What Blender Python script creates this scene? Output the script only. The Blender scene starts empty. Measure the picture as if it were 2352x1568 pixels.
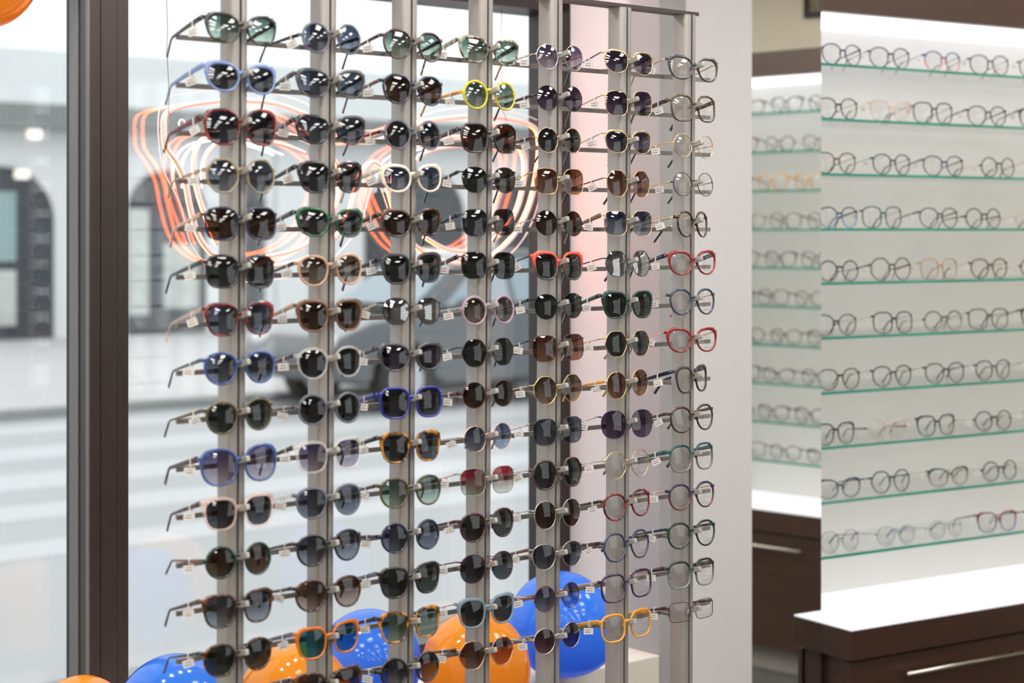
import bpy, math, random
from math import sin, cos, pi, radians, tan, sqrt, atan2
from mathutils import Vector
R = random.Random(7)
S = bpy.context.scene
COL = S.collection

# ------------------------------------------------------------------ camera, world, exposure
F, CX, HY, H = 4100.0, 1176.0, 529.0, 1.785          # focal length in px, principal column, horizon row, eye height
cam = bpy.data.cameras.new('camera'); camo = bpy.data.objects.new('camera', cam); COL.objects.link(camo)
camo.location = (0, 0, H); camo.rotation_euler = (pi/2, 0, 0)
cam.sensor_fit = 'HORIZONTAL'; cam.sensor_width = 36; cam.lens = F/2352*36; cam.shift_y = -(784-HY)/2352
cam.clip_start = .05; cam.clip_end = 300
cam.dof.use_dof = True; cam.dof.focus_distance = 3.68; cam.dof.aperture_fstop = 3.0; cam.dof.aperture_blades = 9
S.camera = camo
w = bpy.data.worlds.new('overcast'); S.world = w; w.use_nodes = True
wn = w.node_tree.nodes; wl = w.node_tree.links
bg = wn['Background']; bg.inputs[1].default_value = 1.12
tc = wn.new('ShaderNodeTexCoord'); sx = wn.new('ShaderNodeSeparateXYZ'); cr = wn.new('ShaderNodeValToRGB')
wl.new(tc.outputs['Generated'], sx.inputs[0]); wl.new(sx.outputs[2], cr.inputs[0]); wl.new(cr.outputs[0], bg.inputs[0])
cr.color_ramp.elements[0].color = (.88, .93, .97, 1); cr.color_ramp.elements[0].position = 0
cr.color_ramp.elements[1].color = (1, 1, 1, 1); cr.color_ramp.elements[1].position = .5
S.view_settings.view_transform = 'Standard'; S.view_settings.look = 'None'
S.view_settings.exposure = 0.55; S.view_settings.gamma = 1; S.view_settings.use_curve_mapping = False
try:
    S.cycles.use_denoising = True; S.cycles.transparent_max_bounces = 32; S.cycles.max_bounces = 9
    S.cycles.caustics_reflective = False; S.cycles.caustics_refractive = False; S.cycles.sample_clamp_indirect = 4
except Exception: pass

# ------------------------------------------------------------------ geometry frames
def V(x, y, z=0): return Vector((x, y, z))
def frame(deg): a = radians(deg); return V(cos(a), sin(a)), V(sin(a), -cos(a))      # along, facing the room
dR, nR = frame(41.25)       # sunglasses rack
dW, nW = frame(40.25)       # shop window
dS, nS = frame(32.7)        # mirror and shelf display
def along(px, P, d):        # distance along the line P + s d (plan) where image column px meets it
    u = (px-CX)/F; return (u*P.y - P.x)/(d.x - u*d.y)
def pt(px, py, P, d):       # point of the vertical plane through P along d
    s = along(px, P, d); q = P + d*s; return V(q.x, q.y, H + (HY-py)/F*q.y)
M0 = V(.884, 5.103)                     # right edge of the mirror
K0 = M0 + dS*along(1727, M0, dS)        # left edge of the mirror
C0 = K0 + dW*along(1515, K0, dW)        # corner of the window niche
B0 = C0 - nW*.352                       # front plane of the window frame
G0 = B0 - nW*.095                       # glass plane

# ------------------------------------------------------------------ mesh helpers
class MB:
    def __init__(s): s.v = []; s.f = []; s.m = []; s.uv = {}
    def add(s, vs, fs, mi=0):
        o = len(s.v); s.v += [tuple(p) for p in vs]
        for f in fs: s.f.append([o+i for i in f]); s.m.append(mi)
        return o
    def box(s, o, a, b, c, mi=0):       # o corner, a b c edge vectors
        p = [o, o+a, o+a+b, o+b, o+c, o+a+c, o+a+b+c, o+b+c]
        f = [(0,3,2,1), (4,5,6,7), (0,1,5,4), (1,2,6,5), (2,3,7,6), (3,0,4,7)]
        if a.cross(b).dot(c) < 0: f = [t[::-1] for t in f]
        s.add(p, f, mi)
    def cbox(s, c, a, b, h, mi=0): s.box(c-a/2-b/2-h/2, a, b, h, mi)
    def tube(s, path, r, n=8, closed=False, mi=0, sec=None, up=None, cap=True):
        # sweep; sec = list of (x, y) section points or function of index; up fixes the section's second axis
        P = [Vector(p) for p in path]; N = len(P); rings = []
        side0 = None
        for i, p in enumerate(P):
            if closed: t = (P[(i+1) % N]-P[i-1])
            else: t = P[min(i+1, N-1)]-P[max(i-1, 0)]
            t = t.normalized() if t.length > 1e-9 else Vector((0, 1, 0))
            if up is not None:
                u = Vector(up) - t*Vector(up).dot(t); u = u.normalized() if u.length > 1e-6 else Vector((1, 0, 0))
                sd = t.cross(u)
            else:
                if side0 is None:
                    a = Vector((0, 0, 1)) if abs(t.z) < .9 else Vector((1, 0, 0)); side0 = t.cross(a).normalized()
                sd = (side0 - t*side0.dot(t)).normalized(); side0 = sd; u = sd.cross(t)
            q = sec(i) if callable(sec) else sec
            if q is None:
                rr = r[i] if isinstance(r, (list, tuple)) else r
                q = [(cos(2*pi*k/n)*rr, sin(2*pi*k/n)*rr) for k in range(n)]
            rings.append([p + sd*x + u*y for x, y in q])
        m = len(rings[0]); vs = [x for rg in rings for x in rg]; fs = []
        for i in range(N if closed else N-1):
            j = (i+1) % N
            for k in range(m): l = (k+1) % m; fs.append((i*m+k, i*m+l, j*m+l, j*m+k))
        if not closed and cap: fs.append(tuple(range(m))[::-1]); fs.append(tuple((N-1)*m+k for k in range(m)))
        s.add(vs, fs, mi)
    def ball(s, c, rx, ry, rz, nu=10, nv=6, mi=0):
        vs = [V(c.x, c.y, c.z-rz)]; fs = []
        for j in range(1, nv):
            a = -pi/2 + pi*j/nv
            for i in range(nu):
                b = 2*pi*i/nu; vs.append(V(c.x+rx*cos(a)*cos(b), c.y+ry*cos(a)*sin(b), c.z+rz*sin(a)))
        vs.append(V(c.x, c.y, c.z+rz)); L = len(vs)-1
        for i in range(nu):
            k = (i+1) % nu; fs.append((0, 1+k, 1+i)); fs.append((L, L-nu+i, L-nu+k))
            for j in range(nv-2): fs.append((1+j*nu+i, 1+j*nu+k, 1+(j+1)*nu+k, 1+(j+1)*nu+i))
        s.add(vs, fs, mi)
    def build(s, name, mats, parent=None, loc=None, smooth=False, rz=0, world=True):
        # verts given in world space when loc is set and world: stored relative to loc
        loc = Vector(loc) if loc is not None else V(0, 0, 0)
        me = bpy.data.meshes.new(name)
        vs = [(p[0]-loc.x, p[1]-loc.y, p[2]-loc.z) for p in s.v] if world else s.v
        me.from_pydata(vs, [], s.f)
        for m in (mats if isinstance(mats, (list, tuple)) else [mats]): me.materials.append(m)
        if any(s.m): me.polygons.foreach_set('material_index', s.m)
        if smooth: me.polygons.foreach_set('use_smooth', [True]*len(me.polygons))
        me.update()
        o = bpy.data.objects.new(name, me); COL.objects.link(o)
        if parent is not None:
            o.parent = parent
            if world: o.location = loc - parent.location
            else: o.location = loc
        else: o.location = loc
        o.rotation_euler.z = rz
        return o
def bevel(o, wdt, seg=2):
    m = o.modifiers.new('bevel', 'BEVEL'); m.width = wdt; m.segments = seg; m.limit_method = 'ANGLE'; return o
def tag(o, label, cat, group=None):
    o['label'] = label; o['category'] = cat
    if group: o['group'] = group
    return o
def thing(name, loc, label, cat, group=None, rz=0):
    o = bpy.data.objects.new(name, None); o.empty_display_size = .05; COL.objects.link(o)
    o.location = loc; o.rotation_euler.z = rz; return tag(o, label, cat, group)
def struct(o): o['kind'] = 'structure'; return o

# ------------------------------------------------------------------ materials
MC = {}
def nodes(name):
    m = bpy.data.materials.new(name); m.use_nodes = True; t = m.node_tree; b = t.nodes['Principled BSDF']; return m, t, b
def pri(name, col, rough=.5, metal=0, spec=.5, coat=0, emit=None, es=0, noise=None, bump=0, alpha=1):
    if name in MC: return MC[name]
    m, t, b = nodes(name)
    b.inputs['Base Color'].default_value = (*col, 1); b.inputs['Roughness'].default_value = rough
    b.inputs['Metallic'].default_value = metal; b.inputs['Specular IOR Level'].default_value = spec
    b.inputs['Coat Weight'].default_value = coat; b.inputs['Coat Roughness'].default_value = .05
    b.inputs['Alpha'].default_value = alpha
    if emit: b.inputs['Emission Color'].default_value = (*emit, 1); b.inputs['Emission Strength'].default_value = es
    if noise:   # (scale, amount, stretch)
        tcn = t.nodes.new('ShaderNodeTexCoord'); mp = t.nodes.new('ShaderNodeMapping'); nz = t.nodes.new('ShaderNodeTexNoise')
        mx = t.nodes.new('ShaderNodeMix'); mx.data_type = 'RGBA'
        mp.inputs['Scale'].default_value = noise[2] if len(noise) > 2 else (1, 1, 1)
        nz.inputs['Scale'].default_value = noise[0]; nz.inputs['Detail'].default_value = 5
        t.links.new(tcn.outputs['Object'], mp.inputs[0]); t.links.new(mp.outputs[0], nz.inputs['Vector'])
        t.links.new(nz.outputs['Fac'], mx.inputs['Factor'])
        k = noise[1]
        mx.inputs['A'].default_value = (*[c*(1-k) for c in col], 1); mx.inputs['B'].default_value = (*[min(1, c*(1+k)) for c in col], 1)
        t.links.new(mx.outputs['Result'], b.inputs['Base Color'])
        if bump:
            bp = t.nodes.new('ShaderNodeBump'); bp.inputs['Strength'].default_value = bump; bp.inputs['Distance'].default_value = .002
            t.links.new(nz.outputs['Fac'], bp.inputs['Height']); t.links.new(bp.outputs[0], b.inputs['Normal'])
    MC[name] = m; return m
def tort(name, a, b2, rough=.18, scale=130, th=.5):
    if name in MC: return MC[name]
    m, t, b = nodes(name)
    tcn = t.nodes.new('ShaderNodeTexCoord'); nz = t.nodes.new('ShaderNodeTexNoise'); rp = t.nodes.new('ShaderNodeValToRGB')
    nz.inputs['Scale'].default_value = scale; nz.inputs['Detail'].default_value = 2
    rp.color_ramp.elements[0].color = (*a, 1); rp.color_ramp.elements[0].position = th-.06
    rp.color_ramp.elements[1].color = (*b2, 1); rp.color_ramp.elements[1].position = th+.08
    t.links.new(tcn.outputs['Object'], nz.inputs['Vector']); t.links.new(nz.outputs['Fac'], rp.inputs[0]); t.links.new(rp.outputs[0], b.inputs['Base Color'])
    b.inputs['Roughness'].default_value = rough; b.inputs['Coat Weight'].default_value = .5
    MC[name] = m; return m
def clearp(name, col, alpha=.55, rough=.12):      # translucent acetate
    if name in MC: return MC[name]
    m, t, b = nodes(name)
    b.inputs['Base Color'].default_value = (*col, 1); b.inputs['Roughness'].default_value = rough; b.inputs['Coat Weight'].default_value = .6
    tr = t.nodes.new('ShaderNodeBsdfTransparent'); mx = t.nodes.new('ShaderNodeMixShader')
    tr.inputs[0].default_value = (*[min(1, .35+.75*c) for c in col], 1); mx.inputs[0].default_value = alpha
    out = t.nodes['Material Output']
    t.links.new(tr.outputs[0], mx.inputs[1]); t.links.new(b.outputs[0], mx.inputs[2]); t.links.new(mx.outputs[0], out.inputs[0])
    MC[name] = m; return m
def twotone(name, top, bot, rough=.2, alpha=1):
    if name in MC: return MC[name]
    m, t, b = nodes(name)
    tcn = t.nodes.new('ShaderNodeTexCoord'); sp = t.nodes.new('ShaderNodeSeparateXYZ'); mr = t.nodes.new('ShaderNodeMapRange'); mx = t.nodes.new('ShaderNodeMix'); mx.data_type = 'RGBA'
    mr.inputs[1].default_value = -.018; mr.inputs[2].default_value = .006
    t.links.new(tcn.outputs['Object'], sp.inputs[0]); t.links.new(sp.outputs[2], mr.inputs[0]); t.links.new(mr.outputs[0], mx.inputs['Factor'])
    mx.inputs['A'].default_value = (*bot, 1); mx.inputs['B'].default_value = (*top, 1); t.links.new(mx.outputs['Result'], b.inputs['Base Color'])
    b.inputs['Roughness'].default_value = rough; b.inputs['Coat Weight'].default_value = .5; b.inputs['Alpha'].default_value = alpha
    MC[name] = m; return m
def schlick(t, f0, gain=1.0):
    lw = t.nodes.new('ShaderNodeLayerWeight'); lw.inputs[0].default_value = .5
    pw = t.nodes.new('ShaderNodeMath'); pw.operation = 'POWER'; pw.inputs[1].default_value = 5; t.links.new(lw.outputs['Facing'], pw.inputs[0])
    ma = t.nodes.new('ShaderNodeMath'); ma.operation = 'MULTIPLY_ADD'; ma.use_clamp = True; ma.inputs[1].default_value = (1-f0)*gain; ma.inputs[2].default_value = f0*gain
    t.links.new(pw.outputs[0], ma.inputs[0]); return ma.outputs[0]
def lensmat(name, top, bot, refl=1.0, prnt=False):
    m = bpy.data.materials.new('lens '+name); m.use_nodes = True; t = m.node_tree; t.nodes.clear()
    out = t.nodes.new('ShaderNodeOutputMaterial'); tr = t.nodes.new('ShaderNodeBsdfTransparent'); gl = t.nodes.new('ShaderNodeBsdfGlossy'); mx = t.nodes.new('ShaderNodeMixShader')
    gl.inputs['Roughness'].default_value = .015
    uv = t.nodes.new('ShaderNodeUVMap'); sp = t.nodes.new('ShaderNodeSeparateXYZ'); mr = t.nodes.new('ShaderNodeMapRange'); cm = t.nodes.new('ShaderNodeMix'); cm.data_type = 'RGBA'
    mr.inputs[1].default_value = .1; mr.inputs[2].default_value = .75
    t.links.new(uv.outputs[0], sp.inputs[0]); t.links.new(sp.outputs[1], mr.inputs[0]); t.links.new(mr.outputs[0], cm.inputs['Factor'])
    cm.inputs['A'].default_value = (*bot, 1); cm.inputs['B'].default_value = (*top, 1)
    t.links.new(cm.outputs['Result'], tr.inputs[0])
    t.links.new(schlick(t, .075+refl-1), mx.inputs[0])
    t.links.new(tr.outputs[0], mx.inputs[1]); t.links.new(gl.outputs[0], mx.inputs[2])
    last = mx
    if prnt:        # small dark print low on the demo lens
        def band(src, lo, hi):
            a = t.nodes.new('ShaderNodeMath'); a.operation = 'GREATER_THAN'; a.inputs[1].default_value = lo
            b = t.nodes.new('ShaderNodeMath'); b.operation = 'LESS_THAN'; b.inputs[1].default_value = hi
            c = t.nodes.new('ShaderNodeMath'); c.operation = 'MULTIPLY'
            t.links.new(src, a.inputs[0]); t.links.new(src, b.inputs[0]); t.links.new(a.outputs[0], c.inputs[0]); t.links.new(b.outputs[0], c.inputs[1]); return c
        bx, by = band(sp.outputs[0], .3, .74), band(sp.outputs[1], .135, .158)
        nz = t.nodes.new('ShaderNodeTexNoise'); nz.inputs['Scale'].default_value = 70; nz.inputs['Detail'].default_value = 0
        t.links.new(uv.outputs[0], nz.inputs['Vector'])
        g = t.nodes.new('ShaderNodeMath'); g.operation = 'GREATER_THAN'; g.inputs[1].default_value = .45; t.links.new(nz.outputs['Fac'], g.inputs[0])
        a = t.nodes.new('ShaderNodeMath'); a.operation = 'MULTIPLY'; t.links.new(bx.outputs[0], a.inputs[0]); t.links.new(by.outputs[0], a.inputs[1])
        b = t.nodes.new('ShaderNodeMath'); b.operation = 'MULTIPLY'; t.links.new(a.outputs[0], b.inputs[0]); t.links.new(g.outputs[0], b.inputs[1])
        c = t.nodes.new('ShaderNodeMath'); c.operation = 'MULTIPLY'; c.inputs[1].default_value = .6; t.links.new(b.outputs[0], c.inputs[0])
        df = t.nodes.new('ShaderNodeBsdfDiffuse'); df.inputs[0].default_value = (.06, .06, .07, 1); m2 = t.nodes.new('ShaderNodeMixShader')
        t.links.new(c.outputs[0], m2.inputs[0]); t.links.new(mx.outputs[0], m2.inputs[1]); t.links.new(df.outputs[0], m2.inputs[2]); last = m2
    t.links.new(last.outputs[0], out.inputs[0]); return m
def pane(name, tint, ior=1.5, gain=1.0):
    if name in MC: return MC[name]
    m = bpy.data.materials.new(name); m.use_nodes = True; t = m.node_tree; t.nodes.clear()
    out = t.nodes.new('ShaderNodeOutputMaterial'); tr = t.nodes.new('ShaderNodeBsdfTransparent'); gl = t.nodes.new('ShaderNodeBsdfGlossy'); mx = t.nodes.new('ShaderNodeMixShader')
    tr.inputs[0].default_value = (*tint, 1); gl.inputs['Roughness'].default_value = 0.0
    t.links.new(schlick(t, ((ior-1)/(ior+1))**2, gain), mx.inputs[0]); t.links.new(tr.outputs[0], mx.inputs[1]); t.links.new(gl.outputs[0], mx.inputs[2]); t.links.new(mx.outputs[0], out.inputs[0])
    MC[name] = m; return m
def emis(name, col, s, rough=.3):
    return pri(name, (.8, .8, .8), rough, emit=col, es=s)

# frame colours: key -> (words, material maker, metal?)
FR = {
 'black': ('black', lambda: pri('black acetate', (.012, .011, .013), .15, coat=.5), 0),
 'matte': ('matt dark grey', lambda: pri('matt grey acetate', (.045, .043, .047), .5), 0),
 'tort': ('dark tortoiseshell', lambda: tort('tortoise acetate', (.02, .009, .006), (.14, .042, .008), th=.56), 0),
 'amb': ('amber tortoiseshell', lambda: tort('amber tortoise acetate', (.025, .010, .005), (.50, .20, .02), scale=90, th=.47), 0),
 'teort': ('brown and teal mottled', lambda: tort('teal tortoise acetate', (.055, .022, .015), (.30, .33, .24), scale=120, th=.5), 0),
 'redt': ('red tortoiseshell', lambda: tort('red tortoise acetate', (.04, .005, .007), (.26, .014, .012), scale=80, th=.5), 0),
 'pale': ('pale blue', lambda: pri('pale blue acetate', (.17, .24, .50), .25, coat=.4), 0),
 'blue': ('translucent blue', lambda: clearp('blue acetate', (.05, .10, .33), .75), 0),
 'cobalt': ('bright blue', lambda: pri('cobalt acetate', (.010, .014, .26), .15, coat=.5), 0),
 'navy': ('navy blue', lambda: pri('navy acetate', (.009, .013, .045), .18, coat=.5), 0),
 'yel': ('translucent yellow', lambda: clearp('yellow acetate', (.72, .62, .02), .82), 0),
 'orange': ('translucent orange', lambda: clearp('orange acetate', (.66, .17, .01), .82), 0),
 'ochre': ('honey yellow', lambda: pri('ochre acetate', (.72, .31, .015), .2, coat=.5), 0),
 'red': ('red', lambda: pri('red acetate', (.24, .008, .012), .18, coat=.5), 0),
 'coral': ('coral red browline', lambda: twotone('coral acetate', (.80, .08, .04), (.05, .05, .05)), 0),
 'wine': ('burgundy', lambda: pri('burgundy acetate', (.045, .008, .018), .2, coat=.5), 0),
 'green': ('dark green', lambda: pri('green acetate', (.004, .028, .02), .18, coat=.5), 0),
 'emer': ('emerald green', lambda: clearp('emerald acetate', (.006, .085, .03), .9), 0),
 'teal': ('teal green', lambda: pri('teal acetate', (.005, .075, .072), .2, coat=.5), 0),
 'olive': ('olive brown', lambda: clearp('olive acetate', (.085, .065, .025), .9), 0),
 'cream': ('cream white', lambda: pri('cream acetate', (.80, .74, .61), .25, coat=.4), 0),
 'beige': ('pale beige', lambda: pri('beige acetate', (.50, .30, .20), .25, coat=.4), 0),
 'sand': ('translucent sand', lambda: clearp('sand acetate', (.42, .36, .26), .65), 0),
 'brown': ('brown', lambda: clearp('brown acetate', (.17, .075, .045), .9), 0),
 'dbrn': ('dark brown', lambda: pri('dark brown acetate', (.045, .022, .016), .2, coat=.5), 0),
 'gclr': ('translucent grey', lambda: clearp('grey clear acetate', (.19, .20, .26), .55), 0),
 'clr': ('clear crystal', lambda: clearp('crystal acetate', (.82, .80, .77), .24), 0),
 'pclr': ('clear pink', lambda: clearp('pink clear acetate', (.85, .70, .66), .30), 0),
 'lil': ('clear lilac', lambda: clearp('lilac clear acetate', (.58, .45, .54), .55), 0),
 'bclr': ('clear blue grey', lambda: clearp('blue grey clear acetate', (.30, .40, .48), .55), 0),
 'bgt': ('blue and tan', lambda: twotone('blue tan acetate', (.03, .05, .075), (.30, .17, .09)), 0),
 'pub': ('purple brown', lambda: twotone('purple brown acetate', (.022, .018, .075), (.10, .028, .025)), 0),
 'blk2': ('black over light blue', lambda: twotone('black blue acetate', (.02, .02, .03), (.16, .30, .60)), 0),
 'blr': ('blue over coral', lambda: twotone('blue coral acetate', (.02, .035, .20), (.62, .20, .13)), 0),
 'rbl': ('red over blue', lambda: twotone('red blue acetate', (.22, .006, .01), (.03, .04, .26)), 0),
 'tbr': ('teal over brown', lambda: twotone('teal brown acetate', (.01, .045, .042), (.26, .16, .09)), 0),
 'tgr': ('teal over grey', lambda: twotone('teal grey acetate', (.005, .07, .065), (.20, .185, .155)), 0),
 'ggr': ('green over pale grey', lambda: twotone('green grey acetate', (.008, .02, .018), (.16, .22, .19)), 0),
 'grey': ('grey', lambda: pri('grey acetate', (.05, .053, .06), .22, coat=.4), 0),
 'slate': ('blue grey', lambda: pri('slate acetate', (.030, .045, .085), .22, coat=.4), 0),
 'purp': ('dark purple', lambda: pri('purple acetate', (.026, .012, .06), .2, coat=.5), 0),
 'gold': ('gold metal', lambda: pri('gold metal', (.72, .50, .26), .22, 1), 1),
 'rose': ('rose gold metal', lambda: pri('rose gold metal', (.72, .42, .31), .22, 1), 1),
 'silv': ('silver metal', lambda: pri('silver metal', (.55, .53, .51), .25, 1), 1),
 'gun': ('gunmetal', lambda: pri('gunmetal', (.06, .06, .07), .3, .8), 1),
 'bm': ('black metal', lambda: pri('black metal', (.015, .013, .018), .3, .5), 1),
 'winm': ('burgundy metal', lambda: pri('burgundy metal', (.12, .02, .05), .3, .6), 1),
 'brm': ('brown metal', lambda: pri('brown metal', (.10, .045, .03), .3, .6), 1),
 'tlm': ('teal metal', lambda: pri('teal metal', (.05, .18, .20), .3, .5), 1),
 'olm': ('olive metal', lambda: pri('olive metal', (.05, .055, .035), .3, .5), 1),
 'plm': ('plum metal', lambda: pri('plum metal', (.07, .03, .09), .3, .5), 1),
 'grm': ('pale green metal', lambda: pri('pale green metal', (.30, .34, .28), .3, .6), 1),
 'bmt': ('blue metal', lambda: pri('blue metal', (.08, .18, .50), .3, .5), 1),
 'tgm': ('pale teal metal', lambda: pri('pale teal metal', (.22, .36, .36), .3, .5), 1),
}
LN = {
 'gry': ('grey', (.035, .037, .045), (.10, .11, .125), 1.02),
 'grg': ('grey gradient', (.06, .065, .09), (.42, .45, .50), 1.02),
 'g15': ('green grey', (.028, .036, .032), (.07, .085, .075), 1.02),
 'gng': ('green gradient', (.10, .16, .14), (.48, .60, .52), 1.02),
 'brn': ('brown', (.06, .028, .016), (.17, .10, .07), 1.02),
 'brg': ('brown gradient', (.10, .055, .04), (.55, .44, .36), 1.02),
 'blg': ('blue gradient', (.05, .065, .15), (.48, .56, .72), 1.03),
 'bgy': ('blue grey', (.09, .11, .17), (.30, .34, .42), 1.02),
 'pur': ('purple', (.055, .035, .09), (.22, .17, .28), 1.04),
 'prg': ('purple gradient', (.12, .09, .20), (.60, .54, .62), 1.03),
 'red': ('red to green gradient', (.32, .02, .045), (.62, .66, .58), 1.02),
 'rbr': ('reddish brown', (.16, .055, .035), (.48, .27, .20), 1.03),
 'wne': ('wine purple', (.10, .03, .05), (.34, .16, .24), 1.03),
 'mir': ('mirrored silver', (.12, .12, .14), (.35, .34, .36), 1.45),
 'tea': ('teal', (.02, .16, .22), (.04, .32, .40), 1.02),
 'clr': ('clear', (.97, .975, .97), (.97, .975, .97), 1.01),
}
for _k, _f in (('gry', .8), ('g15', .8), ('brn', .6), ('pur', .7), ('bgy', .6), ('grg', .75), ('brg', .85), ('rbr', .8), ('wne', .8), ('blg', .8)): LN[_k] = (LN[_k][0], tuple(c*_f for c in LN[_k][1]), tuple(c*_f for c in LN[_k][2]), LN[_k][3]-.01)
lens_cache = {}
def lens_m(k):
    if k not in lens_cache: a = LN[k]; lens_cache[k] = lensmat(a[0], a[1], a[2], a[3], k == 'clr')
    return lens_cache[k]
tagm = None
def tag_material():
    global tagm
    if tagm: return tagm
    m, t, b = nodes('price tag card'); b.inputs['Roughness'].default_value = .5
    uv = t.nodes.new('ShaderNodeTexCoord'); sp = t.nodes.new('ShaderNodeSeparateXYZ'); t.links.new(uv.outputs['UV'], sp.inputs[0])
    def band(src, lo, hi):
        a = t.nodes.new('ShaderNodeMath'); a.operation = 'GREATER_THAN'; a.inputs[1].default_value = lo
        b_ = t.nodes.new('ShaderNodeMath'); b_.operation = 'LESS_THAN'; b_.inputs[1].default_value = hi
        c = t.nodes.new('ShaderNodeMath'); c.operation = 'MULTIPLY'
        t.links.new(src, a.inputs[0]); t.links.new(src, b_.inputs[0]); t.links.new(a.outputs[0], c.inputs[0]); t.links.new(b_.outputs[0], c.inputs[1]); return c.outputs[0]
    def op(o, a, b_):
        c = t.nodes.new('ShaderNodeMath'); c.operation = o; t.links.new(a, c.inputs[0]); t.links.new(b_, c.inputs[1]); return c.outputs[0]
    rows = op('ADD', band(sp.outputs[1], .24, .42), band(sp.outputs[1], .62, .74))
    cols = band(sp.outputs[0], .12, .72)
    nz = t.nodes.new('ShaderNodeTexNoise'); nz.inputs['Scale'].default_value = 13; nz.inputs['Detail'].default_value = 1; t.links.new(uv.outputs['UV'], nz.inputs['Vector'])
    g = t.nodes.new('ShaderNodeMath'); g.operation = 'GREATER_THAN'; g.inputs[1].default_value = .46; t.links.new(nz.outputs['Fac'], g.inputs[0])
    f = op('MULTIPLY', op('MULTIPLY', rows, cols), g.outputs[0])
    mx = t.nodes.new('ShaderNodeMix'); mx.data_type = 'RGBA'; mx.inputs['A'].default_value = (.82, .79, .77, 1); mx.inputs['B'].default_value = (.12, .11, .12, 1)
    t.links.new(f, mx.inputs['Factor']); t.links.new(mx.outputs['Result'], b.inputs['Base Color']); tagm = m; return m

# ------------------------------------------------------------------ spectacles
SH = {  # width, height, power, taper, cat lift, bridge, word, hinge height share
 'round': (48, 46, 2.0, .00, 0, 20, 'round', .10),
 'panto': (51, 46, 2.25, .22, 0, 19, 'rounded', .32),
 'cat':   (54, 41, 2.25, .16, 6, 17, 'cat-eye', .42),
 'wayf':  (51, 46, 2.7, .20, 2, 18, 'squarish', .42),
 'sq':    (53, 48, 3.0, .08, 0, 18, 'square', .33),
 'over':  (58, 53, 2.35, .06, 1, 16, 'oversized', .30),
 'oct':   (52, 51, 8, .05, 0, 18, 'octagonal', .20),
 'hex':   (53, 50, 6, .08, 0, 17, 'angular', .22),
 'avia':  (53, 50, 2.15, .12, 0, 18, 'teardrop', .28),
 'oval':  (49, 51, 2.15, .04, 0, 19, 'oval', .18),
 'rect':  (53, 37, 4.2, .04, 1, 18, 'rectangular', .30),
}
def outline(shape, sw=1, n=44):
    wd, ht, p, tp, lift, br, _, _ = SH[shape]; wd *= sw; ht *= sw; pts = []
    for i in range(n):
        a = 2*pi*i/n
        if shape in ('oct', 'hex'):
            k = 8 if shape == 'oct' else 6; off = pi/8 if shape == 'oct' else 0
            b = (a-off) % (2*pi/k); r = cos(pi/k)/cos(b-pi/k); r = (.6*r+.4) if k == 8 else (.4*r+.6)
            x, z = wd/2*r*cos(a), ht/2*r*sin(a)
            x *= 1.04; z *= 1.04
        else:
            c, s_ = cos(a), sin(a)
            x = wd/2*math.copysign(abs(c)**(2/p), c); z = ht/2*math.copysign(abs(s_)**(2/p), s_)
        x *= 1+tp*z/ht
        if lift and z > 0: z += lift*max(0, x/wd+.1)**1.5
        if shape == 'avia': x += -4*z/ht*0; z -= 4*max(0, x/wd)*(1 if z < 0 else .2)
        pts.append((x, z))
    return pts
GEO = {}
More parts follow.
